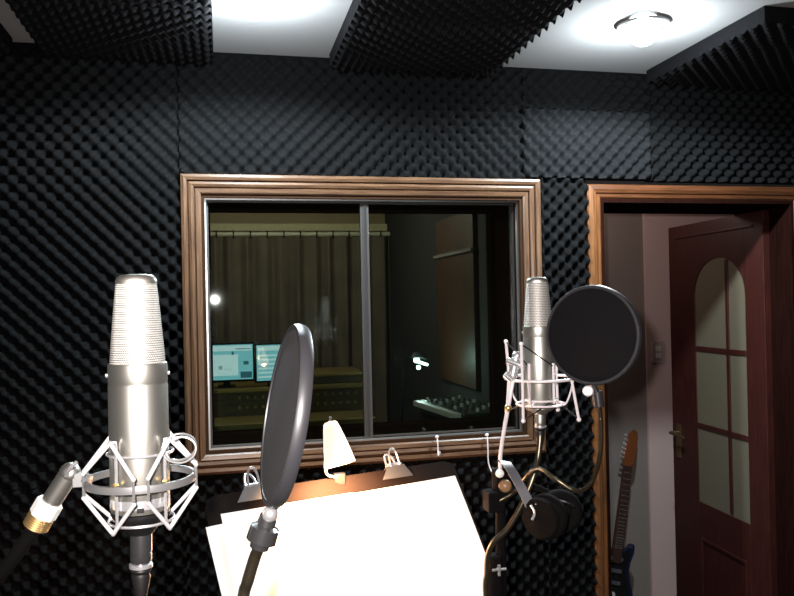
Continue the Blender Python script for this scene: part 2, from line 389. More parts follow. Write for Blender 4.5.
b = MB(); b.box((-.003, LW-.06, 0.92), (.006, .038, .16)); b.cyl((-.003, LW-.06, 0.96), (-.045, LW-.06, 0.96), .009)
b.tube([(-.045, LW-.06, 0.96), (-.047, LW-.10, 0.96), (-.043, LW-.17, 0.955)], .008, 10, 4); b.cyl((-.003, LW-.06, 0.88), (-.010, LW-.06, 0.88), .010)
b.build('door_handle', 'oldbrass', door)

# ------------------------------------------------------------------ acoustic foam
PITCHF = 0.0515
def foam(name, o, ex, ey, nrm, W, Hh, base, amp, m, label, group, step=0.0066, ph=(0, 0), fade=False):
    """egg-crate sheet: origin o, in-plane directions ex, ey, bumps towards nrm"""
    o = Vector(o); ex = Vector(ex); ey = Vector(ey); nrm = Vector(nrm)
    nu = max(2, int(W/step)); nv = max(2, int(Hh/step)); k = 2*PI/PITCHF
    vs = []; fs = []
    for j in range(nv+1):
        v = Hh*j/nv; cv = math.cos(k*(v+ph[1]))
        for i in range(nu+1):
            u = W*i/nu; h = math.cos(k*(u+ph[0]))*cv
            fd = min(1.0, max(0.0, (Hh-v)/.03)) if fade else 1.0
            vs.append(o + ex*u + ey*v + nrm*(base+amp*(h+1)*fd))
    for j in range(nv):
        for i in range(nu):
            a = j*(nu+1)+i; fs.append((a, a+1, a+nu+2, a+nu+1))
    edge = [i for i in range(nu+1)] + [j*(nu+1)+nu for j in range(1, nv+1)] + [nv*(nu+1)+i for i in range(nu-1, -1, -1)] + [j*(nu+1) for j in range(nv-1, 0, -1)]
    n0 = len(vs)
    for e in edge:
        j, i = divmod(e, nu+1); vs.append(o + ex*(W*i/nu) + ey*(Hh*j/nv))
    L = len(edge)
    for q in range(L): fs.append((edge[q], n0+q, n0+(q+1) % L, edge[(q+1) % L]))
    fs.append(tuple(range(n0, n0+L)))
    me = bpy.data.meshes.new(name); me.from_pydata(vs, [], fs); me.materials.append(M[m])
    me.shade_smooth(); me.set_sharp_from_angle(angle=math.radians(60))
    ob = bpy.data.objects.new(name, me); COL.objects.link(ob)
    return tag(ob, label, 'foam panel', group)
X0, X1 = WX0-.064, WX1+.064
ZT = EYE+.419; ZB = WZ0-.064
DXL, DXR, DZT = DX0-.054, DX1+.054, DZ1+.054
SW = 1.035
def wf(x0, x1, z0, z1, label, m='foam', base=.022, ph=None):
    foam('acoustic_foam_panel', (x0, WY-.0005, z0), (1, 0, 0), (0, 0, 1), (0, -1, 0), x1-x0, z1-z0, base, .0165, m, label, 'wall foam sheets', fade=(z1 == CZ),
         ph=ph or (random.random()*.05, random.random()*.05))
wf(-1.64, X0, ZB, CZ, 'charcoal egg-crate foam sheet on the wall left of the window', ph=(0, 0))
wf(-1.64, X0, 0.001, ZB-.001, 'charcoal egg-crate foam sheet low on the wall behind the left microphone', ph=(0, .01))
wf(X0+.001, SW, ZT, CZ, 'charcoal egg-crate foam sheet along the wall right above the window', ph=(.013, .02))
wf(SW+.001, 1.52, ZT+.004, EYE+.665, 'paler grey egg-crate foam piece between window and door tops', 'foam_grey', .030)
wf(SW+.001, 1.52, EYE+.666, CZ, 'charcoal foam strip touching the ceiling above the paler grey piece')
wf(1.521, 3.09, max(DZT, ZT), CZ, 'charcoal egg-crate foam sheet on the wall above the door')
wf(X1, DXL, 0.001, ZT+.003, 'tall narrow charcoal foam sheet between window and door')
wf(X0+.001, X1-.001, 0.001, ZB, 'charcoal egg-crate foam sheet on the wall under the window')
wf(DXR, 3.09, 0.001, max(DZT, ZT)-.001, 'charcoal egg-crate foam sheet on the wall right of the door')

cb, ca = .030, .014
def cf(x0, x1, y0, y1, label, rz=0):
    o = foam('ceiling_foam_panel', (x0, y0, CZ-.0005), (1, 0, 0), (0, 1, 0), (0, 0, -1), x1-x0, y1-y0, cb, ca, 'foam_top', label, 'foam sheets on the ceiling', ph=(.01, .012))
    return o
yw = WY-.060
xp1r = onplane(213, 46, 2, CZ-.03).x
xp1l = (onplane(35, 42, 2, CZ-.058).x + onplane(14, 2, 2, CZ-.058).x)/2-.018
cf(xp1l, xp1r, 0.9, yw, 'black egg-crate foam sheet on the ceiling left of the left downlight')
cf(xp1l-.085-.9, xp1l-.085, 0.9, yw, 'black foam sheet at the top left corner beyond the white ceiling strip')
cf(onplane(331, 52, 2, CZ-.005).x, onplane(510, 62, 2, CZ-.055).x, 0.9, yw, 'black egg-crate foam sheet on the ceiling between the two downlights')
p3 = onplane(652, 70, 2, CZ-.005); p3n = onplane(762, 7, 2, CZ-.005)
cf((p3.x+p3n.x)/2, 3.05, p3n.y, yw, 'black egg-crate foam sheet on the ceiling right of the right downlight')

# ------------------------------------------------------------------ downlights
for p, lb in zip(DL, ('round recessed ceiling downlight above the window, cut by the top of the photo', 'round recessed ceiling downlight, fully in view between two foam sheets')):
    t = empty('downlight', (p.x, p.y, CZ-.02), lb, 'ceiling light', 'recessed downlights')
    b = MB(); b.rev([(.064, .0195), (.076, .014), (.075, .008), (.058, .006), (.052, .010), (.046, .0195)], seg=48); b.build('trim_ring', 'ring', t)
    b = MB(); b.rev([(1e-6, -.042), (.024, -.038), (.042, -.022), (.050, .002), (.050, .0195)], seg=32, sy=[1.55]*5); t.rotation_euler.z = -math.atan2(p.x, p.y); b.build('bulb', 'down', t)

# ------------------------------------------------------------------ microphones
def mic(name, base, u, hts, label, rz, gm):
    """u = metres per photo pixel; hts: grille top, grille bottom, body bottom, base bottom (pixels above the base), radius px"""
    t = empty(name, base, label, 'microphone', 'condenser microphones', rz)
    gt, gb, bb, R = hts[0]*u, hts[1]*u, hts[2]*u, hts[3]*u
    b = MB(); n = 18
    prof = []; sy = []
    for i in range(n+1):
        f = i/n; r = R*0.93*(1-0.26*f**1.15); prof.append((r, gb+(gt-gb)*f*0.90)); sy.append(1-0.42*f)
    b.rev(prof, seg=64, uv=True, sy=sy)
    b.build('grille', gm, t)
    b = MB(); r1 = prof[-1][0]; z1 = prof[-1][1]; h = gt-z1
    b.rev([(r1*1.02, z1-.001), (r1*1.02, z1+h*.2), (r1*.95, z1+h*.6), (r1*.78, z1+h*.88), (r1*.4, z1+h), (1e-6, z1+h*1.02)], seg=64, sy=[sy[-1]*1.04]*6)
    b.build('grille_band', 'satin', t)
    b = MB(); b.rev([(R*.70, bb), (R*.97, bb+.001), (R, bb+.003), (R, gb-.020), (R*.985, gb-.019), (R*.985, gb-.017), (R, gb-.016), (R, gb-.002), (R*.98, gb), (R*.9, gb+.001)], seg=64)
    b.build('body', 'satin', t)
    for s in (-1, 1):
        b = MB(); b.cyl((s*R*.99, 0, gb-.010), (s*(R+.0018), 0, gb-.010), .0018, 10); b.build('screw', 'chrome', t)
    b = MB(); b.rev([(R*.42, 0), (R*.55, .004), (R*.80, bb*.55), (R*.99, bb*.9), (R*.99, bb)], seg=48); b.build('base_cap', 'black' if u < .001 else 'satin', t)
    return t
U1 = .69/FPX
d1 = math.atan2(-257, 772)+YAW
mic1 = mic('condenser_microphone', A(141, 533, .69), U1, (259, 170, 23, 28.6), 'large silver condenser microphone at the left, tallest thing in front', -d1, grille_mat('wire_cloth', 75, 2.0))
b = MB(); R = .0256
b.rev([(R*.985, .026), (R*1.005, .0262), (R*1.005, .034), (R*.985, .0345)], seg=48); b.build('base_ring', 'chrome', mic1)
b = MB(); b.box((0, -R-.0002, .0262), (.006, .002, .004)); b.build('badge', 'black', mic1, bevel=.0005)
U2 = 1.29/FPX
d2 = math.atan2(143, 772)+YAW
mic2 = mic('condenser_microphone', A(540, 414, 1.29), U2, (137, 88, 7, 15.2), 'smaller silver condenser microphone behind the round black pop filter', -d2, grille_mat('wire_cloth_fine', 60, 1.5))

# cables
def cable(name, pts, r, plug, label, m='rubber', plugm='gun'):
    t = empty(name, pts[0], label, 'cable', 'microphone cables')
    b = WB(); b.tube(pts, r, 12, 10); b.build('cord', m, t)
    a, c = plug; a = Vector(a); c = Vector(c); L = (c-a).length; rr = .0095
    b = WB(); b.rev([(rr*.98, 0), (rr, .002), (rr, L*.55), (rr*.9, L*.56), (rr*.9, L*.62), (rr, L*.63), (rr, L*.8), (rr*.75, L*.97), (r*1.2, L)], a, c, 24)
    b.build('plug', plugm, t)
    b = WB(); b.rev([(rr*.86, L), (rr*1.0, L+.003), (rr*.8, L+.006), (rr*.9, L+.009), (r*1.1, L+.03)], a, c, 16); b.build('strain_relief', 'rubber', t)
    b = WB(); b.rev([(rr*.9, L-.003), (rr*1.08, L-.002), (rr*1.08, L+.0005), (rr*.9, L+.001)], a, c, 24); b.build('collar', 'chrome', t)
    return t
p = A(141, 533, .69); q = A(141, 566, .69)
fx = Vector((-0.28, 0.80, 0.006))
cable('microphone_cable', [q, A(141, 600, .69), A(140, 680, .69), A(138, 900, .69), Vector((-.22, .66, .4)), Vector((-.24, .70, .06)), fx, Vector((-.40, .95, .006))], .0042, (p, q), 'black cable hanging straight down from the left microphone')
p = A(540, 414, 1.29); q = A(540, 427, 1.29)
cable('microphone_cable', [q, A(540, 440, 1.285), A(538, 458, 1.28), A(534, 475, 1.27), A(524, 500, 1.265), A(508, 528, 1.265), A(492, 545, 1.27), A(487, 570, 1.275), A(492, 640, 1.27), Vector((.50, 1.16, .5)), Vector((.52, 1.16, .05)), Vector((.58, 1.12, .006)), Vector((.8, 1.1, .006))], .0048, (p, q), 'thick brown-black cable drooping to lower left from the right microphone', 'neckg', 'satin')
bpy.data.objects['cord.001'].data.materials[0] = M['neck']

# ------------------------------------------------------------------ shock mount of the left microphone
c1 = A(141, 478.5, .69)
sm = empty('shock_mount', c1, 'silver ring shock mount zigzagged with white cords around the left microphone', 'shock mount', 'shock mounts', -d1)
Ro = .0478
b = MB(); b.rev([(Ro-.0030, -.0031), (Ro, -.0031), (Ro+.0003, 0), (Ro, .0031), (Ro-.0030, .0031), (Ro-.0030, -.0031)], seg=72)
b.f = b.f[:-2] if False else [f for f in b.f if len(f) < 10]; b.mi = b.mi[:len(b.f)]
b.build('outer_ring', 'silver', sm)
def zig(zh, zr, rh):
    for k in range(4):
        a0 = PI/2*k; am = a0+PI/4; a1 = a0+PI/2; o_ = math.radians(7)
        P0 = Vector((Ro*math.cos(a0+o_), Ro*math.sin(a0+o_), zr)); Pm = Vector((rh*math.cos(am), rh*math.sin(am), zh)); P1 = Vector((Ro*math.cos(a1-o_), Ro*math.sin(a1-o_), zr))
        for Q in (P0, P1):
            b = MB(); b.tube([Q, Pm], .0018, 8); b.ball(Pm, .0021, 10, 6); b.ball(Q, .0020, 10, 6); b.build('elastic_cord', 'cord', sm)
zig(.0375, .0095, .0345); zig(-.0405, -.0115, .0330)
for k in range(4):
    for o_ in (-7, 7):
        a = PI/2*k+math.radians(o_); c, s = math.cos(a), math.sin(a)
        b = MB(); b.tube([(Ro*c, Ro*s, -.0125), (Ro*c, Ro*s, .0115)], .0012, 8); b.build('cord_peg', 'silver', sm)
Ri = .0285
for k in range(4):
    a = PI/4+PI/2*k; c, s = math.cos(a), math.sin(a)
    b = MB(); b.tube([(Rr*c, Rr*s, z) for Rr, z in ((.0345, .0375), (.0310, .0372), (Ri, .034), (Ri, .01), (Ri, -.02), (Ri, -.034), (.0305, -.0398), (.0330, -.0405))], .0014, 8, 4); b.build('cage_post', 'chrome', sm)
    b = MB(); b.tube([((Rr)*c, (Rr)*s, 0) for Rr in (Ri-.001, Ri+.004)], .0022, 8); b.build('thumb_screw', 'brass', sm)
for z in (.024, -.036):
    b = MB(); b.tube([((Ri-.0005)*math.cos(2*PI*i/40), (Ri-.0005)*math.sin(2*PI*i/40), z) for i in range(40)], .0013, 8, 0, True); b.build('cage_ring', 'chrome', sm)
b = MB()                                  # curled wire at the upper right
P = []
for i in range(60):
    f = i/59; a = f*2*PI*2.2+2.4; P.append((.031+.0165*math.cos(a)*(1-.25*f)+.003*f, -.016-.008*f+.004*math.sin(a*.5), .030+.0135*math.sin(a)*(1-.2*f)-.004*f))
b.tube(P, .0010, 8); b.build('curled_wire', 'silver', sm)

# swivel and stand of the left microphone
st = empty('microphone_stand', Vector((A(-55, 640, .74).x, A(-55, 640, .74).y, 0)), 'black stand with chrome swivel and brass thread carrying the left microphone', 'microphone stand', 'microphone stands')
b = WB(); b.box(A(80.5, 479, .69), (.012, .011, .0125)); b.cyl(A(91, 480, .69), A(66, 478, .69), .0052); b.build('swivel_block', 'silver', st, bevel=.001)
b = WB(); b.cyl(A(72, 470, .69), A(49, 505, .69), .0088); b.ball(A(70, 473, .69), .0095); b.build('swivel_tube', 'satin', st)
b = WB(); b.tube([A(66, 476, .68), A(70, 468, .675), A(77, 462, .675)], .0018, 8, 3); b.build('swivel_lever', 'chrome', st)
b = WB(); b.cyl(A(51, 501, .69), A(42, 516, .69), .0120, 8); b.build('nut', 'white', st)
b = WB(); a_, b_ = A(42, 515, .69), A(36, 526, .69); L = (b_-a_).length
b.rev([(.0108+.0008*(i % 2), L*i/11) for i in range(12)], a_, b_, 24); b.build('brass_thread', 'brass', st)
b = WB(); J = A(-55, 640, .74); b.cyl(A(37, 524, .69), A(34, 530, .69), .009); b.tube([A(36, 527, .69), A(0, 575, .705), J], .0065, 14, 4); b.build('boom', 'matte', st)
b = WB(); b.cyl(J, (J.x, J.y, 0.09), .0100); b.ball(J, .018); b.build('pole', 'black', st)
for k in range(3):
    a = 2*PI*k/3+.4; b = WB(); b.tube([(J.x, J.y, .16), (J.x+.26*math.cos(a), J.y+.26*math.sin(a), .012)], .008, 10); b.build('leg', 'black', st)

# ------------------------------------------------------------------ shock mount of the right microphone
c2 = A(540, 378, 1.29)
s2 = empty('shock_mount', c2, 'spider shock mount with long pale rods around the right microphone', 'shock mount', 'shock mounts', -d2)
R2 = .0575
b = MB(); b.tube([(R2*math.cos(2*PI*i/64), R2*math.sin(2*PI*i/64), 0) for i in range(64)], .0024, 10, 0, True); b.build('outer_ring', 'rod', s2)
for deg, top, bot, ot, ob_ in ((-119, .060, -.064, 1.02, 1.0), (-29, .058, -.064, 1.05, 1.20), (61, .058, -.060, 1.1, 1.05), (155, .060, -.060, 1.08, 1.10)):
    a = math.radians(deg); c, s = math.cos(a), math.sin(a)
    b = MB(); b.tube([(R2*ot*c, R2*ot*s, top), (R2*c, R2*s, 0), (R2*ob_*c, R2*ob_*s, bot)], .0024, 8); b.ball((R2*ot*c, R2*ot*s, top), .0038); b.ball((R2*ob_*c, R2*ob_*s, bot), .0038); b.build('rod', 'rod', s2)
    a2 = a+math.radians(78); rc = .029
    b = MB(); b.tube([(R2*ot*c, R2*ot*s, top), (rc*math.cos(a2), rc*math.sin(a2), .021)], .0012, 8); b.build('elastic_cord', 'rubber', s2)
    b = MB(); b.tube([(R2*ob_*c, R2*ob_*s, bot), (rc*math.cos(a2), rc*math.sin(a2), -.034)], .0012, 8); b.build('elastic_cord', 'rubber', s2)
    b = MB(); b.tube([(rc*math.cos(a2), rc*math.sin(a2), .026), (rc*math.cos(a2), rc*math.sin(a2), -.040)], .0022, 8); b.build('cage_post', 'rod', s2)
rc = .0285
for z, rr in ((-.036, rc), (-.043, .040)):
    b = MB(); b.tube([(rr*math.cos(2*PI*i/48), rr*math.sin(2*PI*i/48), z) for i in range(48)], .0018, 8, 0, True); b.build('cage_ring', 'rod', s2)
for deg in (-20, 70, 160, 250):
    a = math.radians(deg); b = MB(); b.tube([(R2*math.cos(a), R2*math.sin(a), 0), (R2*.85*math.cos(a), R2*.85*math.sin(a), -.030), (.040*math.cos(a), .040*math.sin(a), -.043), (rc*math.cos(a), rc*math.sin(a), -.036)], .0016, 8, 4); b.build('cradle_arm', 'rod', s2)

# stand of the right microphone
K = A(500, 472, 1.30)
st2 = empty('microphone_stand', (K.x-.012, K.y, 0), 'dark stand with pale bent arm and tan knob carrying the right microphone', 'microphone stand', 'microphone stands')
b = WB(); b.cyl(A(512, 380, 1.27), A(516, 358, 1.27), .0075); b.ball(A(517, 356, 1.27), .0085); b.build('swivel', 'chrome', st2)
b = WB(); b.cyl(A(507, 360, 1.26), A(524, 367, 1.26), .0050); b.cyl(A(505, 374, 1.262), A(512, 380, 1.262), .0060); b.build('swivel_knob', 'chrome', st2)
b = WB(); b.tube([A(513, 380, 1.268), A(508, 408, 1.27), A(501, 450, 1.29), K], .0034, 12, 4); b.build('arm', 'rod', st2)
b = WB(); b.ball(A(508, 408, 1.27), .0062); b.build('arm_joint', 'brass', st2)
b = WB(); b.rev([(.004, 0), (.009, .002), (.011, .006), (.009, .011), (.003, .014)], A(505, 486, 1.29), A(507, 487, 1.15), 20); b.build('clamp_knob', 'tan', st2)
b = WB(); b.ball(K+Vector((-.004, -.01, 0)), .0075); b.build('clamp_washer', 'white', st2)
b = WB(); F2 = Vector((K.x-.012, K.y, 0)); b.cyl(K, F2+Vector((0, 0, .07)), .0088); b.cyl(K+Vector((0, 0, .006)), K+Vector((0, 0, -.05)), .014); b.build('pole', 'matte', st2)
Tk = A(493, 566, 1.30)
b = WB(); b.cyl(Vector((F2.x, F2.y, Tk.z+.02)), Vector((F2.x, F2.y, Tk.z-.05)), .014); b.build('collar', 'matte', st2)
b = WB(); b.cyl(Tk+Vector((-.012, -.03, .004)), Tk+Vector((.012, -.03, .004)), .0022, 10); b.cyl(Tk+Vector((0, -.03, .012)), Tk+Vector((0, -.03, -.006)), .0025, 10); b.cyl(Tk+Vector((0, -.03, .004)), Vector((F2.x, F2.y, Tk.z)), .0025, 10); b.build('clutch_handle', 'chrome', st2)
for k in range(3):
    a = 2*PI*k/3+.9; b = WB(); b.tube([(F2.x, F2.y, .16), (F2.x+.28*math.cos(a), F2.y+.28*math.sin(a), .012)], .009, 10); b.build('leg', 'black', st2)

# ------------------------------------------------------------------ pop filters
def pop(name, c, nrm, R, th, label, sm_='cloth'):
    nrm = Vector(nrm).normalized(); t = empty(name, c, label, 'pop filter', 'pop filters')
    c = Vector(c); b = WB()
    prof = [(R-.005, -th/2), (R-.001, -th/2), (R, -th*.35), (R+.0006, 0), (R, th*.35), (R-.001, th/2), (R-.005, th/2), (R-.006, 0), (R-.005, -th/2)]
    b.rev(prof, c, c+nrm, 80); b.f = [f for f in b.f if len(f) < 10]; b.mi = b.mi[:len(b.f)]
    b.build('hoop', 'hoop', t)
    for s in (1, -1):
        b = WB(); k = 8; b.rev([((R-.004)*(1-i/k)+1e-6, s*(th*.38+.003*(1-(1-i/k)**2))) for i in range(k+1)], c, c+nrm, 64); b.f = [f for f in b.f if len(f) < 10]; b.mi = b.mi[:len(b.f)]
        b.build('screen', sm_, t)
    return t
# left: seen nearly from its edge, top leaning right
cL = A(285, 414, .64)
n_im = math.radians(-7.2)
view = (cL-Vector((0, 0, EYE))).normalized()
ex = (rt*math.cos(n_im)+up*math.sin(n_im)).normalized(); ex = (ex-view*ex.dot(view)).normalized()
nl = -ex*math.cos(math.radians(10))-view*math.sin(math.radians(10))
pf = pop('pop_filter', cL, nl, .0752, .0105, 'dark pop filter seen almost edge on in front of the music stand')
b = WB(); b.ball(A(270, 514, .635), .0068); b.cyl(A(276, 503, .64), A(270, 514, .638), .004); b.build('ball_joint', 'chrome', pf)
b = WB(); a_, b_ = A(270, 512, .64), A(259, 548, .64); L = (b_-a_).length
b.rev([(.004, 0), (.0075, .003), (.0080, L*.35), (.0125, L*.42), (.0128, L*.80), (.0085, L*.84), (.0080, L)], a_, b_, 12); b.build('nut', 'gun', pf)
b = WB(); JP = Vector((J.x, J.y, A(-40, 760, .7).z))
b.tube([A(260, 545, .64), A(255, 557, .64), A(248, 580, .64), A(243, 600, .64), A(236, 670, .64), A(190, 740, .65), A(80, 770, .68), JP+Vector((.02, 0, 0))], .0052, 12, 40, ribs=.86); b.build('gooseneck', 'neck', pf)
b = WB(); b.box(JP+Vector((.0, 0, 0)), (.035, .035, .04)); b.build('clamp', 'black', pf, bevel=.003)
# right: turned a little, seen full face
cR = A(592.5, 335, 1.20)
vR = (cR-Vector((0, 0, EYE))).normalized()
nr = -(vR*math.cos(math.radians(27))+rt*math.sin(math.radians(27)))
pr = pop('pop_filter', cR, nr, .0775, .012, 'round black pop filter facing the camera in front of the right microphone', 'clothd')
b = WB(); b.rev([(.003, 0), (.0075, .002), (.0085, .007), (.006, .011)], A(588, 391, 1.195), A(586, 391, 1.0), 16); b.build('clamp_nut', 'rod', pr)
b = WB(); b.cyl(A(592, 383, 1.20), A(597, 393, 1.20), .005); b.cyl(A(597, 391, 1.20), A(599, 407, 1.20), .0085); b.build('joint', 'gun', pr)
b = WB(); b.tube([A(599, 404, 1.20), A(601, 425, 1.20), A(600, 455, 1.20), A(592, 481, 1.205), A(577, 491, 1.21), A(557, 480, 1.22), A(540, 469, 1.235), A(528, 475, 1.25), A(514, 492, 1.28), Vector((F2.x, F2.y-.012, A(500, 500, 1.3).z))], .0038, 12, 24, ribs=.88); b.build('gooseneck', 'neckg', pr)
b = WB(); b.box(Vector((F2.x, F2.y, A(500, 500, 1.3).z)), (.030, .034, .034)); b.build('clamp', 'matte', pr, bevel=.003)

# ------------------------------------------------------------------ headphones hung on the right stand
hp = empty('headphones', A(545, 530, 1.24), 'black headphones with flat grey headband hanging from the right stand', 'headphones')
a_, e_ = A(507, 463, 1.24), A(534, 514, 1.22)
b = WB()
side = rt*.0125+up*.003
pts = [A(506, 466, 1.30), A(503, 462, 1.275), A(505, 462, 1.25), A(512, 472, 1.235), A(523, 492, 1.225), A(532, 510, 1.22)]
vs = []; fs = []
for i, p in enumerate(pts):
    w_ = .0105
    dn = (fw*.0012-rt*.0004)
    vs += [p-rt*w_*.9+up*w_*.35, p+rt*w_*.9+up*.0, p+rt*w_*.9+dn, p-rt*w_*.9+up*w_*.35+dn]
for i in range(len(pts)-1):
    for k in range(4): fs.append((i*4+k, i*4+(k+1) % 4, i*4+4+(k+1) % 4, i*4+4+k))
fs += [(0, 1, 2, 3), tuple(len(vs)-4+k for k in (3, 2, 1, 0))]
b.add(vs, fs); b.build('headband', 'grey', hp, sharp=50)
b = WB(); b.tube([A(506, 466, 1.30), A(520, 480, 1.32), A(548, 492, 1.32), A(562, 500, 1.31)], .005, 10, 5); b.build('headband_slider', 'matte', hp)
for q, n_ in ((A(545, 517, 1.22), A(519, 527, 1.16)), (A(561, 511, 1.285), A(568, 507, 1.40))):
    b = WB(); b.rev([(1e-6, -.001), (.006, 0), (.020, .001), (.030, .007), (.033, .013), (.030, .019), (1e-6, .022)], q, n_, 32); cp = b.build('ear_cup', 'matte', hp)
    n2 = (Vector(n_)-Vector(q)).normalized(); b = WB()
    x = n2.orthogonal().normalized(); y = n2.cross(x)
    b.tube([q-n2*.006+(x*math.cos(2*PI*i/32)+y*math.sin(2*PI*i/32))*.026 for i in range(32)], .010, 12, 0, True); b.build('ear_cushion', 'matte', cp)
b = WB(); b.tube([A(531, 505, 1.215), A(535, 512, 1.21), A(532, 520, 1.208)], .0025, 8, 3); b.cyl(A(536, 500, 1.215), A(537, 505, 1.21), .003); b.build('yoke', 'chrome', hp)
b = WB(); b.tube([A(556, 500, 1.23), A(567, 503, 1.225), A(574, 507, 1.23)], .002, 8, 3); b.build('yoke', 'black', hp)

# ------------------------------------------------------------------ music stand
TL, TR = A(203, 497, 1.30), A(452, 457, 1.56)
TR.z = TL.z
e1 = (TR-TL).normalized(); dv = Vector((e1.y, -e1.x, 0)); phi = math.radians(55)
sd = (dv*math.cos(phi)-Vector((0, 0, 1))*math.sin(phi)).normalized(); nd = e1.cross(sd)
if nd.z < 0: nd = -nd
DW = (TR-TL).length; DH = 0.34
def DP(u, v, h=0): return TL+e1*u+sd*v+nd*h
cen = DP(DW/2, DH*.55, -.03)
ms = empty('music_stand', (cen.x, cen.y, 0), 'black music stand holding bright white sheets in front of the window', 'music stand')
b = WB()
rc_ = .02
poly = [DP(0, DH, -.002), DP(0, rc_, -.002), DP(.006, .006, -.002), DP(rc_, 0, -.002), DP(DW-rc_, 0, -.002), DP(DW-.006, .006, -.002), DP(DW, rc_, -.002), DP(DW, DH, -.002)]
b.prism(poly, nd*.002); b.build('desk', 'desk', ms, smooth=False)
b = WB(); b.prism([DP(0, DH, -.002), DP(DW, DH, -.002), DP(DW, DH+.002, -.002), DP(0, DH+.002, -.002)], nd*.05); b.build('ledge', 'desk', ms, smooth=False)
b = WB(); b.cyl(DP(DW/2, DH*.55, -.003), cen, .012); b.cyl(cen+Vector((0, 0, .02)), (cen.x, cen.y, .10), .0095); b.build('pole', 'black', ms)
b = WB(); b.cyl(cen+Vector((-.02, 0, 0)), cen+Vector((.02, 0, 0)), .016); b.build('tilt_joint', 'black', ms)
for k in range(3):
    a = 2*PI*k/3+.2; b = WB(); b.tube([(cen.x, cen.y, .22), (cen.x+.24*math.cos(a), cen.y+.24*math.sin(a), .012)], .008, 10); b.build('leg', 'black', ms)
def sheet(u0, v0, u1, v1, rot, h, label):
    b = WB(); n = 10; cu, cv = (u0+u1)/2, (v0+v1)/2; vs = []; fs = []
    for j in range(n+1):
        for i in range(n+1):
            du = (u0+(u1-u0)*i/n)-cu; dq = (v0+(v1-v0)*j/n)-cv
            uu = cu+du*math.cos(rot)-dq*math.sin(rot); vv = cv+du*math.sin(rot)+dq*math.cos(rot)
            vs.append(DP(uu, vv, h+.0012*math.sin(i*.9+u0*20)*math.sin(j*.5)+.0012))
    m_ = len(vs); vs += [v-nd*.0004 for v in vs]
    for j in range(n):
        for i in range(n):
            a = j*(n+1)+i; fs += [(a, a+1, a+n+2, a+n+1), (m_+a+n+1, m_+a+n+2, m_+a+1, m_+a)]
    for i in range(n):
        fs += [(i, m_+i, m_+i+1, i+1), (n*(n+1)+i+1, m_+n*(n+1)+i+1, m_+n*(n+1)+i, n*(n+1)+i)]
        a = i*(n+1); fs += [(a+n+1, m_+a+n+1, m_+a, a), (a+n, m_+a+n, m_+a+2*n+1, a+2*n+1)]
    b.add(vs, fs); o = b.build('paper_sheet', 'paper'); return tag(o, label, 'paper', 'sheets on the music stand')
sheet(.000, .048, .235, .348, -.04, .0002, 'white sheet at the back left of the music stand, its corner sticking out')
sheet(.022, .036, .27, .338, .0, .0040, 'white sheet overlapping the left one on the music stand')
sheet(.235, .038, .498, .343, -.012, .0080, 'white sheet at the right of the music stand, nearest the cables')
# bulldog clips on the top edge
for u_, lb in ((DW*.175, 'chrome bulldog clip on the stand top, half hidden by the edge-on pop filter'), (DW*.735, 'chrome bulldog clip on the stand top right of the glowing lamp')):
    p = DP(u_, 0)
    t = empty('bulldog_clip', p, lb, 'clip', 'clips on the music stand')
    hw = .034
    b = WB()
    for s in (1, -1):
        b.prism([DP(u_-hw, .020, .0015*s), DP(u_+hw, .020, .0015*s), DP(u_+hw*.55, -.002, .007*s), DP(u_-hw*.55, -.002, .007*s)], nd*(.0012*s))
    b.prism([DP(u_-hw*.55, -.002, -.008), DP(u_+hw*.55, -.002, -.008), DP(u_+hw*.55, -.0035, -.008), DP(u_-hw*.55, -.0035, -.008)], nd*.016)
    b.build('jaw', 'alu', t, smooth=False)
    for s in (1, -1):
        b = WB(); b.tube([DP(u_-.010, -.002, .006*s), DP(u_-.009, -.022, .010*s), DP(u_-.004, -.034, .013*s), DP(u_+.004, -.034, .013*s), DP(u_+.009, -.022, .010*s), DP(u_+.010, -.002, .006*s)], .0022, 8, 4); b.build('handle', 'chrome', t)
    b = WB(); b.cyl(DP(u_-.016, -.006, 0), DP(u_+.016, -.006, 0), .0055); b.build('spring', 'chrome', t)

# clip-on lamp with a glowing tapered shade
lb_ = DP(DW*.50, 0)
la, lt = A(340.5, 465, 1.335), A(330, 422, 1.35)
lp = empty('music_stand_lamp', lb_, 'small glowing clip lamp with white-hot tapered shade on the music stand', 'lamp')
ax = (lt-la).normalized(); L = (lt-la).length
b = WB()
b.rev([(.0268, 0), (.0272, .002), (.0225, L*.40), (.0150, L*.84), (.0120, L*.97), (.0095, L), (.008, L*.96), (.0210, L*.35), (.0255, .002), (.0268, 0)], la, lt, 40); b.f = [f for f in b.f if len(f) < 10]; b.mi = b.mi[:len(b.f)]
b.build('lamp_shade', 'shade', lp)
b = WB(); b.ball(la+ax*.022, .011); b.build('bulb', 'bulb', lp)
b = WB(); b.tube([lt, lt+ax*.004+fw*.01, A(326, 440, 1.40), A(326, 472, 1.40), lb_+sd*.002], .0025, 8, 5); b.build('arm', 'chrome', lp)
b = WB(); b.box(DP(DW*.50, .004, .0), (.022, .012, .022)); b.build('clip', 'black', lp, bevel=.002)
light('music_lamp_bulb', 'SPOT', la-ax*.003, 55.0, (1.0, 0.50, 0.24), 0.012, aim=DP(DW*.455, .050), spot_size=math.radians(140), spot_blend=1.0)

